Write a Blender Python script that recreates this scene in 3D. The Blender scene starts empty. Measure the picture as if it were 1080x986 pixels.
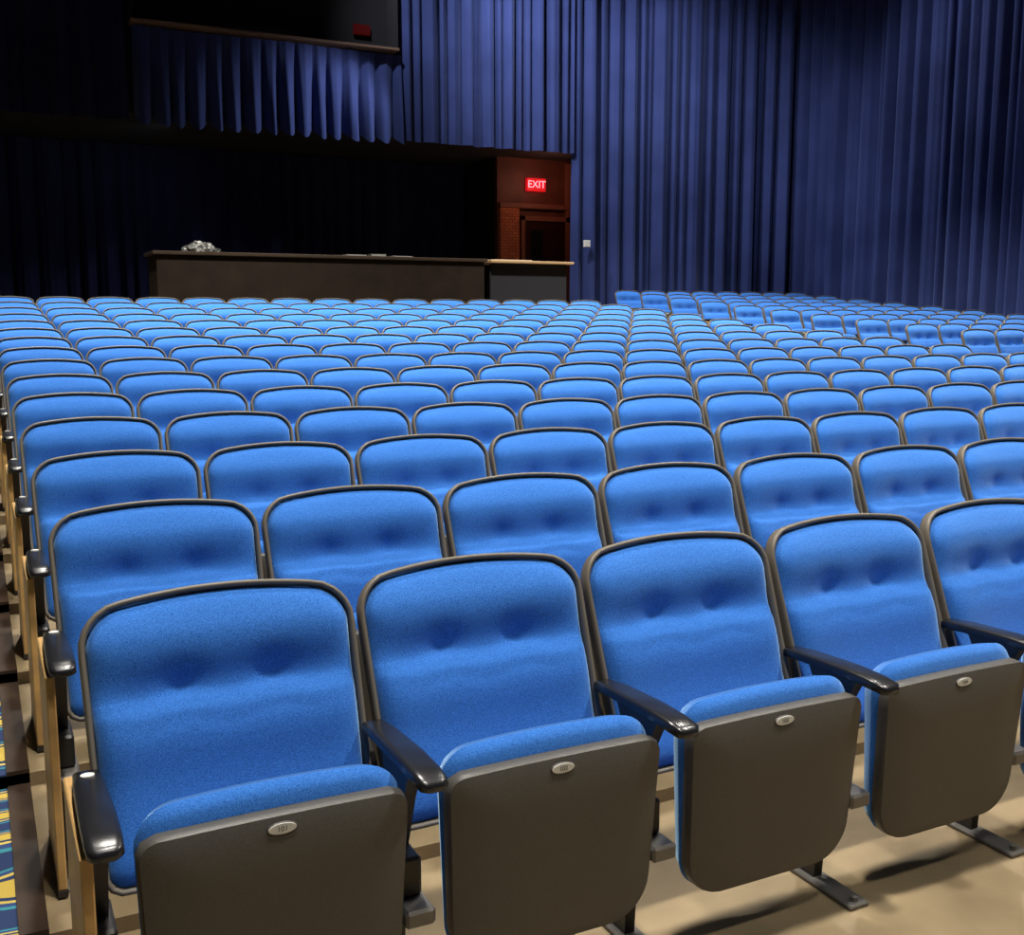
import bpy, math, random
import numpy as np
from mathutils import Vector, Matrix
random.seed(4)
S = bpy.context.scene
S.view_settings.view_transform = 'Standard'

# ---------------------------------------------------------------- materials
def new_mat(name):
    m = bpy.data.materials.new(name); m.use_nodes = True
    nt = m.node_tree; b = nt.nodes['Principled BSDF']
    return m, nt, b
def simple(name, col, rough=.6, metal=0., emit=None, es=0., noise=0., nscale=30, spec=.5, bump=0.):
    m, nt, b = new_mat(name)
    b.inputs['Base Color'].default_value = (*col, 1)
    b.inputs['Roughness'].default_value = rough
    b.inputs['Metallic'].default_value = metal
    b.inputs['Specular IOR Level'].default_value = spec
    if emit:
        b.inputs['Emission Color'].default_value = (*emit, 1)
        b.inputs['Emission Strength'].default_value = es
    if noise or bump:
        tc = nt.nodes.new('ShaderNodeTexCoord'); n = nt.nodes.new('ShaderNodeTexNoise')
        n.inputs['Scale'].default_value = nscale; n.inputs['Detail'].default_value = 5
        nt.links.new(tc.outputs['Object'], n.inputs['Vector'])
        if noise:
            r = nt.nodes.new('ShaderNodeValToRGB')
            r.color_ramp.elements[0].position = .3; r.color_ramp.elements[1].position = .7
            r.color_ramp.elements[0].color = tuple(c*(1-noise) for c in col)+(1,)
            r.color_ramp.elements[1].color = tuple(min(1, c*(1+noise)) for c in col)+(1,)
            nt.links.new(n.outputs['Fac'], r.inputs['Fac']); nt.links.new(r.outputs['Color'], b.inputs['Base Color'])
        if bump:
            bp = nt.nodes.new('ShaderNodeBump'); bp.inputs['Strength'].default_value = bump; bp.inputs['Distance'].default_value = .002
            nt.links.new(n.outputs['Fac'], bp.inputs['Height']); nt.links.new(bp.outputs['Normal'], b.inputs['Normal'])
    return m

def fabric():
    m, nt, b = new_mat('blue_seat_fabric')
    tc = nt.nodes.new('ShaderNodeTexCoord')
    n = nt.nodes.new('ShaderNodeTexNoise'); n.inputs['Scale'].default_value = 480; n.inputs['Detail'].default_value = 3
    nt.links.new(tc.outputs['Object'], n.inputs['Vector'])
    r = nt.nodes.new('ShaderNodeValToRGB')
    r.color_ramp.elements[0].position = .3; r.color_ramp.elements[0].color = (.014, .088, .38, 1)
    r.color_ramp.elements[1].position = .7; r.color_ramp.elements[1].color = (.062, .255, .78, 1)
    nt.links.new(n.outputs['Fac'], r.inputs['Fac'])
    nt.links.new(r.outputs['Color'], b.inputs['Base Color'])
    b.inputs['Roughness'].default_value = .9
    b.inputs['Specular IOR Level'].default_value = .12
    b.inputs['Sheen Weight'].default_value = .8
    b.inputs['Sheen Roughness'].default_value = .4
    b.inputs['Sheen Tint'].default_value = (.5, .78, 1, 1)
    bp = nt.nodes.new('ShaderNodeBump'); bp.inputs['Strength'].default_value = .3; bp.inputs['Distance'].default_value = .001
    nt.links.new(n.outputs['Fac'], bp.inputs['Height']); nt.links.new(bp.outputs['Normal'], b.inputs['Normal'])
    return m
M_FAB = fabric()
M_SHELL = simple('grey_moulded_plastic', (.070, .065, .057), .45, noise=.12, nscale=260, bump=.25)
M_BLACK = simple('black_arm_plastic', (.012, .012, .014), .25)
M_METAL = simple('dark_painted_steel', (.04, .037, .034), .42, metal=.3)
M_GREYM = simple('grey_cast_bracket', (.16, .15, .135), .45, metal=.3)
M_WOOD = simple('light_wood_panel', (.60, .36, .13), .45, noise=.15, nscale=14)
M_LABEL = simple('white_number_plate', (.66, .66, .62), .6)
M_INK = simple('number_ink', (.18, .18, .18), .6)
M_RIM = simple('grey_edge_moulding', (.14, .12, .092), .5)
SEATMATS = [M_FAB, M_SHELL, M_BLACK, M_METAL, M_GREYM, M_WOOD, M_LABEL, M_INK, M_RIM]
FAB, SHELL, BLACK, METAL, GREYM, WOOD, LABEL, INK, RIM = range(9)

# ---------------------------------------------------------------- mesh builder
class MB:
    def __init__(s): s.v = []; s.f = []; s.m = []; s.sm = []
    def add(s, vs, fs, mat=0, smooth=True):
        o = len(s.v); s.v += [tuple(p) for p in vs]
        for f in fs: s.f.append(tuple(i+o for i in f)); s.m.append(mat); s.sm.append(smooth)
    def box(s, lo, hi, mat=0, bev=0.):
        (x0, y0, z0), (x1, y1, z1) = lo, hi
        if bev <= 0:
            vs = [(x, y, z) for z in (z0, z1) for y in (y0, y1) for x in (x0, x1)]
            s.add(vs, [(0, 2, 3, 1), (4, 5, 7, 6), (0, 1, 5, 4), (2, 6, 7, 3), (0, 4, 6, 2), (1, 3, 7, 5)], mat, False); return
        vs = []
        idx = {}
        for cx in (0, 1):
            for cy in (0, 1):
                for cz in (0, 1):
                    X = (x0, x1)[cx]; Y = (y0, y1)[cy]; Z = (z0, z1)[cz]
                    sx = bev*(1, -1)[cx]; sy = bev*(1, -1)[cy]; sz = bev*(1, -1)[cz]
                    idx[cx, cy, cz, 'x'] = len(vs); vs.append((X, Y+sy, Z+sz))
                    idx[cx, cy, cz, 'y'] = len(vs); vs.append((X+sx, Y, Z+sz))
                    idx[cx, cy, cz, 'z'] = len(vs); vs.append((X+sx, Y+sy, Z))
        q = [(0, 0), (0, 1), (1, 1), (1, 0)]
        fs = []
        for c in (0, 1):
            fs.append([idx[c, a, b, 'x'] for a, b in q]); fs.append([idx[a, c, b, 'y'] for a, b in q]); fs.append([idx[a, b, c, 'z'] for a, b in q])
        for a in (0, 1):
            for b in (0, 1):
                fs.append([idx[a, b, 0, 'x'], idx[a, b, 1, 'x'], idx[a, b, 1, 'y'], idx[a, b, 0, 'y']])
                fs.append([idx[a, 0, b, 'x'], idx[a, 1, b, 'x'], idx[a, 1, b, 'z'], idx[a, 0, b, 'z']])
                fs.append([idx[0, a, b, 'y'], idx[1, a, b, 'y'], idx[1, a, b, 'z'], idx[0, a, b, 'z']])
                for c in (0, 1): fs.append([idx[a, b, c, 'x'], idx[a, b, c, 'y'], idx[a, b, c, 'z']])
        fs = list({tuple(f) for f in fs})
        s.add(vs, fs, mat, False)
    def loft(s, rings, mat=0, smooth=True, caps=True, closed=True):
        n = len(rings[0]); vs = [p for r in rings for p in r]; fs = []
        for i in range(len(rings)-1):
            for j in range(n if closed else n-1):
                k = (j+1) % n
                fs.append((i*n+j, i*n+k, (i+1)*n+k, (i+1)*n+j))
        if caps:
            fs.append(tuple(range(n))[::-1]); fs.append(tuple((len(rings)-1)*n+j for j in range(n)))
        s.add(vs, fs, mat, smooth)
    def mesh(s, name, mats):
        me = bpy.data.meshes.new(name); me.from_pydata(s.v, [], s.f)
        for m in mats: me.materials.append(m)
        me.polygons.foreach_set('material_index', s.m); me.polygons.foreach_set('use_smooth', s.sm)
        me.update()
        import bmesh
        bm = bmesh.new(); bm.from_mesh(me); bmesh.ops.recalc_face_normals(bm, faces=bm.faces); bm.to_mesh(me); bm.free()
        return me
def link(name, me, loc=(0, 0, 0), parent=None, rot=(0, 0, 0)):
    o = bpy.data.objects.new(name, me); S.collection.objects.link(o); o.location = loc; o.rotation_euler = rot
    if parent: o.parent = parent
    return o
def boxobj(name, lo, hi, mat, bev=0., parent=None):
    b = MB(); c = [(lo[i]+hi[i])/2 for i in range(3)]
    b.box([lo[i]-c[i] for i in range(3)], [hi[i]-c[i] for i in range(3)], 0, bev)
    return link(name, b.mesh(name, [mat]), c, parent)
def text_geo(body, size, extrude=.001):
    c = bpy.data.curves.new('txt', 'FONT'); c.body = body; c.size = size; c.extrude = extrude
    c.align_x = 'CENTER'; c.align_y = 'CENTER'
    o = bpy.data.objects.new('txt', c); S.collection.objects.link(o)
    bpy.context.view_layer.update()
    dg = bpy.context.evaluated_depsgraph_get()
    me = bpy.data.meshes.new_from_object(o.evaluated_get(dg))
    vs = [tuple(v.co) for v in me.vertices]; fs = [tuple(p.vertices) for p in me.polygons]
    bpy.data.objects.remove(o); bpy.data.meshes.remove(me)
    return vs, fs

# rounded-shape mapping: (a,b) in square -> rounded outline with arch/taper
def shape(a, b, W, H, rt, rb, arch, taper):
    k = max(abs(a), abs(b))
    if k < 1e-9: return 0., 0., 0.
    qa, qb = a/k*W, b/k*H
    r = rt if qb > 0 else rb
    ix = max(-(W-r), min(W-r, qa)); iz = max(-(H-r), min(H-r, qb))
    dx, dz = qa-ix, qb-iz; l = math.hypot(dx, dz)
    px, pz = ix+dx/l*r, iz+dz/l*r
    x, z = k*px, k*pz
    z += arch*(1-(x/W)**2)*max(0, z/H)**1.5
    x *= 1+taper*(z/H)
    return x, z, k
def pad(mb, n, par, fn, mat):
    vs = []; fs = []
    for i in range(n+1):
        for j in range(n+1):
            a = -1+2*i/n; b = -1+2*j/n
            a = math.copysign(1-(1-abs(a))**1.25, a) if a else 0; b = math.copysign(1-(1-abs(b))**1.25, b) if b else 0
            x, z, k = shape(a, b, *par)
            vs.append(fn(x, z, k))
    for i in range(n):
        for j in range(n):
            fs.append((i*(n+1)+j, (i+1)*(n+1)+j, (i+1)*(n+1)+j+1, i*(n+1)+j+1))
    mb.add(vs, fs, mat)
def outline(par, n=24):
    pts = []
    e = [-1+2*i/n for i in range(n)]
    for t in e: pts.append(shape(t, -1, *par)[:2])
    for t in e: pts.append(shape(1, t, *par)[:2])
    for t in e: pts.append(shape(-t, 1, *par)[:2])
    for t in e: pts.append(shape(-1, -t, *par)[:2])
    return pts

PITCH = .548
TH = math.radians(21); LB = .52
CT, ST = math.cos(TH), math.sin(TH)
def backpt(x, h, d):   # h measured from centre of back, d = forward offset
    d = d + .28*x*x
    hh = h-LB/2
    return (x, hh*ST - d*CT, .811 + hh*CT + d*ST)

def build_seat(label=None, left_panel=False, right_end=False, n=84):
    mb = MB()
    # ---- back: upholstered pad
    par = (.2525, LB/2-.0125, .062, .03, .033, .02)
    hc = LB/2-.172
    def front(x, h, k):
        e = max(0, 1-k**10)**.5
        d = .040*e
        side = 1-.45*(abs(x)/.25)**3
        cx = 1 if abs(x) > .088 else 1-.18*math.cos(x/.088*math.pi/2)
        dh = h-(hc-.004*math.cos(min(abs(x), .2)*35.7))
        d -= .024*side*cx*e*(math.exp(-(dh/.050)**2) if dh > 0 else math.exp(-(dh/.018)**2))
        for sx in (-.088, .088):
            ax = .038
            rr = ((x-sx)**2/ax**2+(h-hc)**2/(.040 if h > hc else .018)**2)
            d -= .0085*math.exp(-rr)
        d += .014*e*math.exp(-((h-(hc-.08))/.065)**2)
        d += .011*e*math.exp(-((h-(hc+.10))/.05)**2)
        # stitched seam under the tufts and soft pull lines
        d -= .0042*e*math.exp(-((h-(hc-.024))/.006)**2)
        ha = hc-.052-.016*math.sin((abs(x)-.088)/.088*math.pi/2)**2*(1 if abs(x) < .18 else .8)
        d -= .0018*e*math.exp(-((h-ha)/.012)**2)*max(0, 1-(abs(x)/.21)**4)
        return backpt(x, h, d)
    pad(mb, n, par, front, FAB)
    # ---- back: outer shell
    parS = (.2585, LB/2-.006, .066, .034, .033, .02)
    parB = (.252, LB/2-.014, .062, .03, .033, .02)
    pad(mb, 14, parB, lambda x, h, k: backpt(x, h, -.014-.026*max(0, 1-k**6)), SHELL)
    # rim
    pts = outline(parS, 20)
    N = len(pts); rings = []
    for i in range(N):
        p = Vector(pts[i]); t = (Vector(pts[(i+1) % N])-Vector(pts[i-1])).normalized(); nn = Vector((t.y, -t.x))
        ring = []
        for cx_, cd_ in ((.25, 1), (.8, .85), (1, .4), (1, -.4), (.8, -.85), (.25, -1), (-.4, -1), (-1, -.6), (-1, .4), (-.8, .85), (-.25, 1)):
            q = p+nn*cx_*.0062
            ring.append(backpt(q.x, q.y, .008+cd_*.018))
        rings.append(ring)
    rings.append(rings[0])
    mb.loft(rings, RIM, caps=False)
    # ---- folded seat pan
    i0 = len(mb.v)
    yc, zc = -.415, .345
    parC = (.230, .208, .065, .07, .012, .03)
    pad(mb, 26, parC, lambda x, z, k: (x, yc+.042-.03*max(0, 1-k**6)**.5, zc+.010+z), FAB)
    pad(mb, 26, parC, lambda x, z, k: (x, yc+.042+.058*max(0, 1-k**6)**.5*(1+.15*z/.2), zc+.010+z), FAB)
    parP = (.225, .196, .03, .09, .004, .035)
    yface = lambda k, z: yc-.018*max(0, 1-k**5)-.012*(z/.2)
    pad(mb, 22, parP, lambda x, z, k: (x, yface(k, z), zc-.012+z), SHELL)
    pts = outline(parP, 14); rs = []
    for off, sc in ((0, 1), (.006, 1.012), (.028, 1.016), (.034, .99)):
        rs.append([(x*sc, yc-.012*(z/.2)+off, zc-.012+z*sc) for x, z in pts])
    mb.loft(rs, SHELL, caps=False)
    # number plate
    zl = .514
    ring = lambda y, s: [(.025*s*math.cos(a/24*2*math.pi), yc+y, zl+.0098*s*math.sin(a/24*2*math.pi)) for a in range(24)]
    mb.loft([ring(-.009, 1.06), ring(-.0200, 1.06), ring(-.021, 1.0)], SHELL, True)
    mb.loft([ring(-.015, .98), ring(-.0222, .98), ring(-.0225, .95)], LABEL, False)
    if label:
        vs, fs = text_geo(label, .013, .0004)
        mb.add([(x, yc-.0230-z, zl+y) for x, y, z in vs], fs, INK, False)
    def cup(y, s): return [(.028*s*math.cos(a/20*2*math.pi), yc+y, zl-.034+.014*s*math.sin(a/20*2*math.pi)) for a in range(20)]
    mb.loft([cup(-.010, 1), cup(-.0195, .9), cup(-.0205, .5)], SHELL, True)
    mb.v[i0:] = [(x+.012, y, z) for x, y, z in mb.v[i0:]]
    # ---- standards + arm rests
    def standard(xs, panel=0):
        hw = .013
        prof_ = [(-.25, 0.012), (-.262, .20), (-.27, .36), (-.31, .48), (-.31, .545)]
        wid = [.028, .028, .04, .045, .08]
        rings = []
        for (y, z), w in zip(prof_, wid):
            rings.append([(xs-hw, y-w, z), (xs+hw, y-w, z), (xs+hw, y+w, z), (xs-hw, y+w, z)])
        mb.loft(rings, METAL, False)
        rings = []
        for y, z in ((-.27, .34), (-.17, .38), (-.13, .50)):
            rings.append([(xs-.008, y-.02, z-.03), (xs+.008, y-.02, z-.03), (xs+.008, y+.025, z+.02), (xs-.008, y+.025, z+.02)])
        mb.loft(rings, METAL, False)
        mb.box((xs-.03, -.41, .245), (xs+.03, -.22, .28), GREYM, .006)
        mb.box((xs-.022, -.36, .28), (xs+.022, -.24, .36), METAL, .006)
        mb.box((xs-.03, -.42, 0.0), (xs+.03, -.16, .012), GREYM, .003)
        for by in (-.40, -.19):
            rr = [[(xs+.009*math.cos(a), by+.009*math.sin(a), z) for a in [i*math.pi/3 for i in range(6)]] for z in (.012, .022)]
            mb.loft(rr, GREYM, False)
        rings = []
        for y, z, w, h in ((-.140, .548, .012, .008), (-.150, .549, .023, .012), (-.22, .556, .027, .013), (-.36, .561, .030, .0135), (-.44, .559, .030, .0135), (-.476, .555, .028, .012), (-.488, .552, .018, .007)):
            rg = []
            for a in range(24):
                an = a/24*2*math.pi; c, s_ = math.cos(an), math.sin(an)
                rg.append((xs+w*math.copysign(abs(c)**.45, c), y, z+h*math.copysign(abs(s_)**.55, s_)))
            rings.append(rg)
        mb.loft(rings, BLACK)
        if panel:
            x0, x1 = sorted((xs+panel*.016, xs+panel*.036))
            mb.box((x0, -.44, .02), (x1, -.10, .535), WOOD, .003)
            mb.box((x0-.001, -.444, .005), (x1+.001, -.096, .02), METAL)
            rr = [[(xs+.012*math.cos(a), -.19+.010*math.sin(a), z) for a in [i*math.pi/8 for i in range(16)]] for z in (.561, .569)]
            mb.loft(rr, LABEL, False)
    standard(-PITCH/2, -1 if left_panel else 0)
    if right_end: standard(PITCH/2, 1)
    return mb.mesh('auditorium_seat', SEATMATS)

# ---------------------------------------------------------------- layout
X0 = .135+PITCH/2; Y0 = 2.15; DR = .83
def fz(n): return .038*n+.0011*n*n
seat_mid = build_seat(); seat_l = build_seat(left_panel=True); seat_r = build_seat(right_end=True)
RS = 10.13+PITCH/2
for n in range(18):
    cols = [(X0+PITCH*t, t, 'l' if t == 0 else 'r' if t == 14 else 'm') for t in range(15)] if n < 15 else []
    cols += [(RS+PITCH*t, 20+t, 'l' if t == 0 else 'r' if t == 7 else 'm') for t in range(8)]
    for x, t, kd in cols:
        me = {'l': seat_l, 'r': seat_r, 'm': seat_mid}[kd]
        if n == 0 and t < 5: me = build_seat(label=str(101+t), left_panel=(t == 0))
        link('auditorium_seat', me, (x, Y0+DR*n, fz(n)))

# ---------------------------------------------------------------- floor
prof = [(-6, 0.)]
for n in range(1, 18):
    y = Y0+DR*n-.58
    prof += [(y, fz(n-1)), (y, fz(n))]
prof.append((21, fz(17)))
def floor_z(y):
    z = 0
    for n in range(1, 18):
        if y >= Y0+DR*n-.58: z = fz(n)
    return z
def strip(name, x0, x1, dz, mat, ymin=-6, ymax=21):
    b = MB(); vs = []; p = [(max(ymin, min(ymax, y)), z) for y, z in prof]
    for y, z in p: vs += [(x0, y, z+dz), (x1, y, z+dz)]
    b.add(vs, [(2*i, 2*i+1, 2*i+3, 2*i+2) for i in range(len(p)-1) if p[i] != p[i+1]], 0, False)
    return link(name, b.mesh(name, [mat]))
def floor_mat():
    m, nt, b = new_mat('sealed_concrete')
    tc = nt.nodes.new('ShaderNodeTexCoord')
    n = nt.nodes.new('ShaderNodeTexNoise'); n.inputs['Scale'].default_value = 3; n.inputs['Detail'].default_value = 8
    nt.links.new(tc.outputs['Object'], n.inputs['Vector'])
    r = nt.nodes.new('ShaderNodeValToRGB')
    r.color_ramp.elements[0].position = .3; r.color_ramp.elements[0].color = (.18, .13, .068, 1)
    r.color_ramp.elements[1].position = .75; r.color_ramp.elements[1].color = (.36, .27, .15, 1)
    nt.links.new(n.outputs['Fac'], r.inputs['Fac']); nt.links.new(r.outputs['Color'], b.inputs['Base Color'])
    b.inputs['Roughness'].default_value = .5
    return m
strip('floor', -2.0, 15.2, 0, floor_mat())
def carpet_mat():
    m, nt, b = new_mat('patterned_aisle_carpet')
    tc = nt.nodes.new('ShaderNodeTexCoord')
    w = nt.nodes.new('ShaderNodeTexWave'); w.inputs['Scale'].default_value = 1.6; w.inputs['Distortion'].default_value = 9; w.inputs['Detail Scale'].default_value = 1.2
    w.bands_direction = 'Y'
    nt.links.new(tc.outputs['Object'], w.inputs['Vector'])
    r = nt.nodes.new('ShaderNodeValToRGB'); cr = r.color_ramp; cr.interpolation = 'CONSTANT'
    cr.elements[0].color = (.012, .03, .10, 1); cr.elements[1].position = .85; cr.elements[1].color = (.50, .36, .06, 1)
    for p, c in ((.3, (.03, .22, .26, 1)), (.42, (.02, .05, .16, 1)), (.6, (.55, .42, .09, 1)), (.72, (.015, .03, .09, 1))):
        e = cr.elements.new(p); e.color = c
    nt.links.new(w.outputs['Fac'], r.inputs['Fac']); nt.links.new(r.outputs['Color'], b.inputs['Base Color'])
    b.inputs['Roughness'].default_value = .95
    return m
strip('aisle_carpet', -1.98, .010, .006, carpet_mat(), -5.9, 13.9)
strip('trim_aisle_edge', .010, .070, .012, simple('dark_brown_edge_trim', (.04, .024, .015), .4, noise=.5, nscale=8), -5.9, 13.9)

# ---------------------------------------------------------------- room shell
M_DARK = simple('black_painted_wall', (.008, .008, .012), .9)
M_CEIL = simple('black_ceiling', (.006, .006, .008), .95)
ZC = 8.6
boxobj('wall_left', (-2.2, -6, -.1), (-2.0, 21, ZC), M_DARK)
boxobj('wall_right', (15.2, -6, -.1), (15.4, 21, ZC), M_DARK)
boxobj('wall_front', (-2.2, -6.2, -.1), (15.4, -6, ZC), M_DARK)
boxobj('wall_booth_back', (-2.2, 20.6, .5), (15.4, 20.8, ZC), M_DARK)
boxobj('ceiling', (-2.2, -6.2, ZC), (15.4, 20.8, ZC+.2), M_CEIL)
YW = 17.25
b = MB()
for lo, hi in (((-2, YW, 4.35), (2.4, YW+.15, ZC)), ((6.4, YW, 4.35), (9.85, YW+.15, ZC)), ((2.4, YW, 4.35), (6.4, YW+.15, 5.6)), ((2.4, YW, 7.6), (6.4, YW+.15, ZC)), ((9.95, YW, fz(17)), (15.2, YW+.15, ZC))):
    b.box(lo, hi)
link('wall_back', b.mesh('wall_back', [M_DARK]))
boxobj('ceiling_booth', (-2, YW+.16, 4.35), (15.1, 20.55, 4.45), M_CEIL)
b = MB()
M_LEDGE = simple('window_sill_wood', (.16, .10, .07), .5)
b.box((2.32, 16.84, 5.57), (6.42, 17.24, 5.61), 0, .005)
b.box((6.36, 16.90, 5.61), (6.42, 17.24, 7.6), 1)
b.box((2.32, 16.90, 5.61), (2.38, 17.24, 7.6), 1)
b.box((2.38, 16.90, 7.54), (6.36, 17.24, 7.6), 1)
link('window_1', b.mesh('window_1', [M_LEDGE, M_DARK]))

# ---------------------------------------------------------------- curtains
def curtain_mat(name, c0, c1, sheen=.25):
    m, nt, b = new_mat(name)
    tc = nt.nodes.new('ShaderNodeTexCoord'); n = nt.nodes.new('ShaderNodeTexNoise'); n.inputs['Scale'].default_value = 1.2
    nt.links.new(tc.outputs['Object'], n.inputs['Vector'])
    r = nt.nodes.new('ShaderNodeValToRGB'); r.color_ramp.elements[0].position = .3; r.color_ramp.elements[1].position = .7
    r.color_ramp.elements[0].color = (*c0, 1); r.color_ramp.elements[1].color = (*c1, 1)
    nt.links.new(n.outputs['Fac'], r.inputs['Fac']); nt.links.new(r.outputs['Color'], b.inputs['Base Color'])
    b.inputs['Roughness'].default_value = .8; b.inputs['Sheen Weight'].default_value = sheen; b.inputs['Sheen Tint'].default_value = (.45, .58, 1, 1)
    b.inputs['Specular IOR Level'].default_value = .2
    return m
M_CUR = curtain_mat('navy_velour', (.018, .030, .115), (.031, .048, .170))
M_CURD = curtain_mat('shaded_navy_velour', (.006, .009, .04), (.010, .014, .055), .05)  # darker copy of the navy velour; unlit left valance's shade put into the colour
def curtain(name, p0, p1, z0, z1, mat, pitch=.26, amp=.075, seed=1, dens=80, scallop=0., topf=.55, var=1.):
    rnd = random.Random(seed)
    L = math.hypot(p1[0]-p0[0], p1[1]-p0[1]); n = int(L*dens); nv = 14
    ux, uy = (p1[0]-p0[0])/L, (p1[1]-p0[1])/L; nx, ny = uy, -ux
    u = 0; ks = [0]
    while u < L:
        u += pitch*(1+var*rnd.uniform(-.45, .5)); ks.append(u)
    am = [1-var*rnd.uniform(0, .5) for _ in ks]; dr = [rnd.uniform(-.05, .05) for _ in ks]
    vs = []; fs = []
    for j in range(nv+1):
        v = j/nv; seg = 0
        for i in range(n+1):
            u = L*i/n
            while seg < len(ks)-2 and ks[seg+1] < u: seg += 1
            f = (u-ks[seg])/(ks[seg+1]-ks[seg]); f = max(0, min(1, f+dr[seg]*(1-v)*math.sin(f*math.pi)*3))
            a = am[seg]*min(1, (ks[seg+1]-ks[seg])/pitch)
            w = math.sin(f*math.pi)**.85
            o = amp*(2*w*a-1)*(topf+(1-topf)*(1-v)) + .008*math.sin(u*61+seed)*(1-v*.5)+.03*math.sin(u*2.3+seed)
            x, y = p0[0]+ux*u+nx*o, p0[1]+uy*u+ny*o
            zb = z0(x, y) if callable(z0) else z0
            zb += scallop*(1-w)
            vs.append((x, y, zb+(z1-zb)*v))
    for j in range(nv):
        for i in range(n):
            fs.append((j*(n+1)+i, j*(n+1)+i+1, (j+1)*(n+1)+i+1, (j+1)*(n+1)+i))
    b = MB(); b.add(vs, fs, 0, True)
    return link(name, b.mesh(name, [mat]))
YC = 17.0
ztop = ZC-.05
curtain('stage_curtain', (9.75, YC), (15.0, YC), fz(17)+.01, ztop, M_CUR, .27, .15, 3)
curtain('stage_curtain', (14.82, YC+.1), (14.9, 1.0), lambda x, y: floor_z(y+.2)+.02, ztop, M_CUR, .27, .15, 5)
curtain('valance_curtain', (6.5, YC), (9.72, YC), 4.2, ztop, M_CUR, .25, .13, 7, scallop=.02)
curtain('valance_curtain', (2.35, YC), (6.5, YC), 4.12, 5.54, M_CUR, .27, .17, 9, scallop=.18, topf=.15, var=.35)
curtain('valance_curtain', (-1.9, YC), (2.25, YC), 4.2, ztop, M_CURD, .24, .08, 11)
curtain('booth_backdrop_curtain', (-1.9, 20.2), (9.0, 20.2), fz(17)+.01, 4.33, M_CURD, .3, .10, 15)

# ---------------------------------------------------------------- exit alcove
M_RED = simple('reddish_wood_wall', (.13, .040, .026), .55, noise=.3, nscale=3)
YA = 18.8; zf = fz(17)
boxobj('wall_alcove', (9.1, YA, zf), (15.1, YA+.12, 4.35), M_RED)
boxobj('wall_alcove_side', (9.1, YA+.12, zf), (9.2, 20.55, 4.35), M_DARK)
def brick_mat():
    m, nt, b = new_mat('red_brick')
    tc = nt.nodes.new('ShaderNodeTexCoord'); mp = nt.nodes.new('ShaderNodeMapping'); mp.inputs['Rotation'].default_value = (math.radians(90), 0, 0)
    br = nt.nodes.new('ShaderNodeTexBrick'); br.inputs['Scale'].default_value = 4.5
    br.inputs['Color1'].default_value = (.62, .18, .08, 1); br.inputs['Color2'].default_value = (.46, .12, .06, 1); br.inputs['Mortar'].default_value = (.10, .05, .035, 1)
    nt.links.new(tc.outputs['Object'], mp.inputs['Vector']); nt.links.new(mp.outputs['Vector'], br.inputs['Vector']); nt.links.new(br.outputs['Color'], b.inputs['Base Color'])
    b.inputs['Roughness'].default_value = .85
    return m
boxobj('brick_pillar', (9.12, YA-.1, zf), (9.52, YA, 3.4), brick_mat())
M_DOOR = simple('dark_maroon_door', (.035, .010, .010), .35)
b = MB()
b.box((9.66, YA-.05, zf+.01), (10.56, YA, 3.18), 0, .004)
b.box((9.58, YA-.08, zf), (9.66, YA, 3.27), 1, .004); b.box((10.56, YA-.08, zf), (10.68, YA, 4.3), 1, .004); b.box((9.12, YA-.09, 3.41), (10.68, YA, 3.50), 1, .004); b.box((9.58, YA-.08, 3.18), (10.68, YA, 3.27), 1, .004)
b.box((9.8, YA-.058, 2.2), (10.05, YA-.049, 3.0), 2)
b.box((9.7, YA-.09, 2.0), (10.5, YA-.06, 2.05), 3, .004)
link('door_1', b.mesh('door_1', [M_DOOR, simple('door_frame_red_brown', (.24, .085, .055), .5), simple('door_glass', (.01, .01, .012), .1), M_GREYM]))
es = bpy.data.objects.new('exit_sign', None); S.collection.objects.link(es); es.location = (9.9, YA-.03, 3.86)
b = MB(); b.box((-.2, -.06, -.12), (.2, .029, .12), 0, .006); link('housing', b.mesh('housing', [simple('exit_sign_red_face', (.4, .02, .02), .4, emit=(1, .01, .02), es=.6)]), parent=es)
vs, fs = text_geo('EXIT', .19, .004)
b = MB(); b.add([(x, -.066-z, y) for x, y, z in vs], fs, 0, False)
link('letters', b.mesh('letters', [simple('exit_letters_glow', (1, .3, .3), .4, emit=(1, .13, .16), es=4)]), parent=es)
b = MB(); b.box((-.14, -.03, -.08), (.14, .03, .08), 0, .005)
link('exit_sign', b.mesh('exit_sign_reflection', [simple('exit_reflection_face', (.02, .002, .002), .8, emit=(1, .02, .02), es=.03, spec=.1)]), (6.05, 17.6, 6.02))  # dim glowing block standing in for the exit sign mirrored in the window
boxobj('wall_projection_room', (2.2, 17.66, 4.5), (6.9, 17.76, 8.5), M_DARK)
boxobj('wall_switch_box', (9.86, 16.80, 2.58), (9.98, 16.86, 2.70), simple('white_switch_plastic', (.7, .7, .66), .5), .006)

# ---------------------------------------------------------------- sound booth counter
zf2 = fz(16)
M_CNT = simple('dark_brown_counter_panel', (.018, .012, .008), .7, noise=.2, nscale=4, spec=.12)
M_TOP = simple('black_counter_top', (.045, .030, .020), .35)
c = bpy.data.objects.new('sound_booth_counter', None); S.collection.objects.link(c)
boxobj('front_panel', (2.23, 14.87, zf2), (6.98, 14.93, 2.17), M_CNT, .004, c)
boxobj('side_panel', (2.23, 14.93, zf2), (2.29, 15.60, 2.17), M_CNT, .004, c)
boxobj('divider_panel', (6.92, 14.93, zf2), (6.98, 15.60, 2.17), M_CNT, .004, c)
boxobj('top_ledge', (2.18, 14.83, 2.17), (7.02, 15.64, 2.215), M_TOP, .006, c)
boxobj('inner_shelf', (2.29, 14.95, 1.65), (6.92, 15.6, 1.69), M_TOP, .004, c)
c2 = bpy.data.objects.new('side_table', None); S.collection.objects.link(c2)
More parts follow.
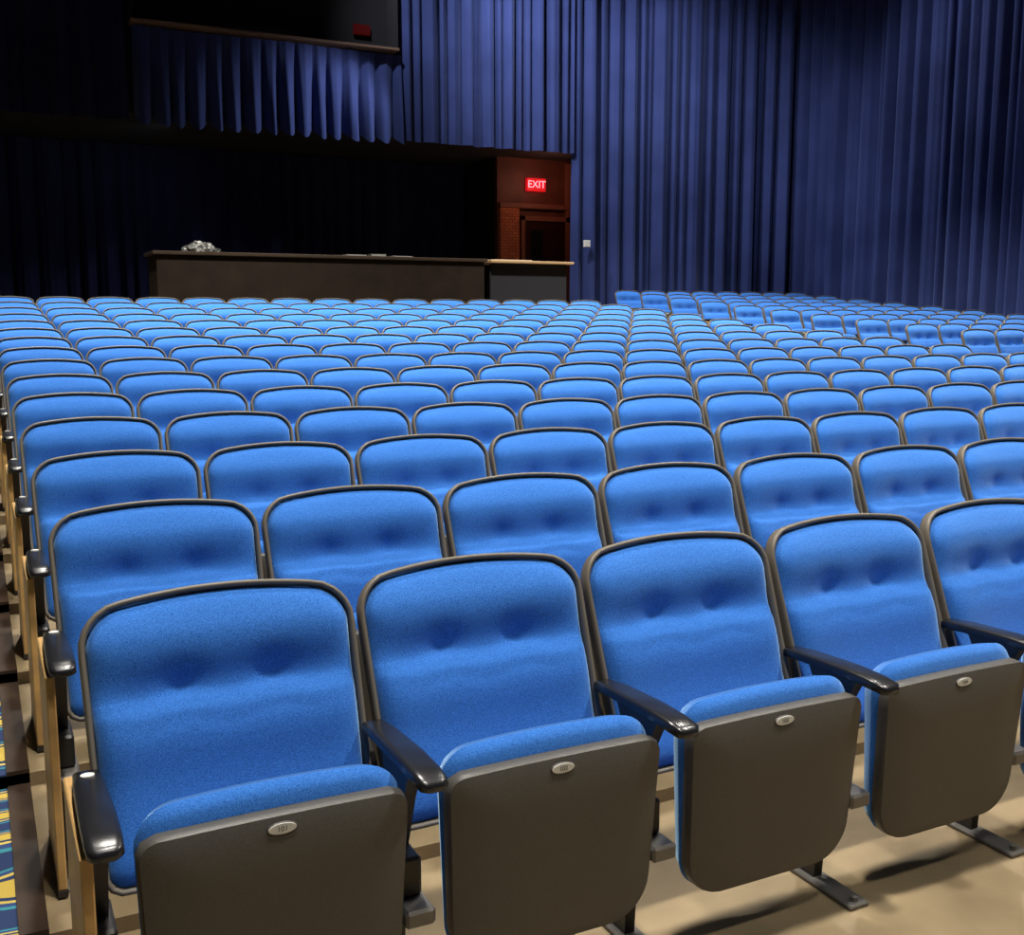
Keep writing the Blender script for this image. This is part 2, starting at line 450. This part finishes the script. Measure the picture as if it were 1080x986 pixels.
M_TAN = simple('tan_laminate_top', (.45, .30, .16), .4)
boxobj('table_top', (7.06, 14.80, 2.16), (8.50, 15.5, 2.20), M_TAN, .006, c2)
boxobj('apron', (7.10, 14.90, zf2), (8.42, 14.95, 2.16), M_DARK, .003, c2)
boxobj('leg_1', (8.36, 15.38, zf2), (8.42, 15.44, 2.16), M_DARK, .003, c2)
boxobj('leg_2', (7.10, 15.38, zf2), (7.16, 15.44, 2.16), M_DARK, .003, c2)
import bmesh
from mathutils import noise as mn
bm = bmesh.new(); bmesh.ops.create_icosphere(bm, subdivisions=5, radius=1)
for v in bm.verts:
    p = v.co.copy(); d = 1+.25*mn.noise(p*2.3)+.22*abs(mn.noise(p*6))
    v.co = Vector((p.x*.23*d, p.y*.15*d, max(0, p.z)*.13*d))
me = bpy.data.meshes.new('crumpled_bag'); bm.to_mesh(me); bm.free()
me.materials.append(simple('silvery_plastic', (.13, .13, .12), .35, metal=.3, noise=.8, nscale=18))
link('crumpled_plastic_bag', me, (2.85, 15.1, 2.216))
b = MB()
for i, (x, y, w, d, h) in enumerate(((0, 0, .3, .21, .02), (.35, .02, .22, .16, .035), (.7, -.02, .3, .2, .015))):
    b.box((x-w/2, y-d/2, 0), (x+w/2, y+d/2, h), 0, .003)
link('paper_stack', b.mesh('paper_stack', [simple('grey_paper', (.25, .24, .22), .7)]), (5.0, 15.05, 2.216))
b = MB(); b.box((-.35, -.12, 0), (.35, .12, .02), 0, .004)
link('folder', b.mesh('folder', [simple('cream_folder', (.6, .5, .35), .6)]), (7.5, 15.1, 2.2))

# ---------------------------------------------------------------- lights
def spot(name, loc, tgt, power, angle=100, blend=.6, radius=.12, col=(1, .95, .87)):
    l = bpy.data.lights.new(name, 'SPOT'); l.energy = power; l.spot_size = math.radians(angle); l.spot_blend = blend; l.shadow_soft_size = radius; l.color = col
    o = bpy.data.objects.new(name, l); S.collection.objects.link(o); o.location = loc
    o.rotation_euler = (Vector(tgt)-Vector(loc)).to_track_quat('-Z', 'Y').to_euler()
for x in (1.0, 5.5, 10.5):
    for y, p in ((-1.5, 480), (1.4, 1500), (5.2, 1400), (8.9, 1950), (12.0, 2350)):
        spot('house_light', (x, y, 7.6), (x, y+.3, 0), p, 92 if y > 10 else 95, radius=.2)
CW = (.92, .93, 1)
spot('curtain_wash_light', (6.6, 14.6, 8.2), (11.0, 17, 3.8), 1350, 78, .95, col=CW)
spot('curtain_wash_light', (9.8, 13.6, 8.3), (12.6, 17, 4.0), 500, 72, .95, col=CW)
spot('curtain_wash_light', (4.6, 14.9, 8.2), (8.2, 17, 5.4), 700, 72, .95, col=CW)
spot('curtain_wash_light', (11.6, 14.9, 8.3), (14.9, 12.2, 3.6), 550, 78, .95, col=CW)
spot('curtain_wash_light', (11.0, 10.9, 8.3), (14.9, 8.4, 3.6), 550, 78, .95, col=CW)
spot('curtain_wash_light', (6.6, 15.2, 5.2), (5.2, 17, 4.4), 300, 66, .95, col=CW)
l = bpy.data.lights.new('alcove_light', 'POINT'); l.energy = 9; l.color = (1, .42, .28); l.shadow_soft_size = .08
o = bpy.data.objects.new('alcove_light', l); S.collection.objects.link(o); o.location = (9.9, 17.9, 3.9)
spot('booth_fill_light', (3.0, 17.8, 4.2), (2.0, 20.2, 2.2), 13, 130, .9, col=(.7, .8, 1))  # added unseen fill that faintly lifts the booth backdrop

w = bpy.data.worlds.new('World'); S.world = w; w.use_nodes = True
w.node_tree.nodes['Background'].inputs[0].default_value = (.3, .4, .6, 1); w.node_tree.nodes['Background'].inputs[1].default_value = .05

# ---------------------------------------------------------------- camera
cd = bpy.data.cameras.new('camera'); cam = bpy.data.objects.new('camera', cd); S.collection.objects.link(cam)
cam.location = (0, 0, 1.38); cam.rotation_euler = (math.radians(90-8.1), 0, math.radians(-26.6))
cd.sensor_fit = 'HORIZONTAL'; cd.sensor_width = 36; cd.lens = 36*1130/1080; cd.clip_start = .05; cd.clip_end = 100
S.camera = cam
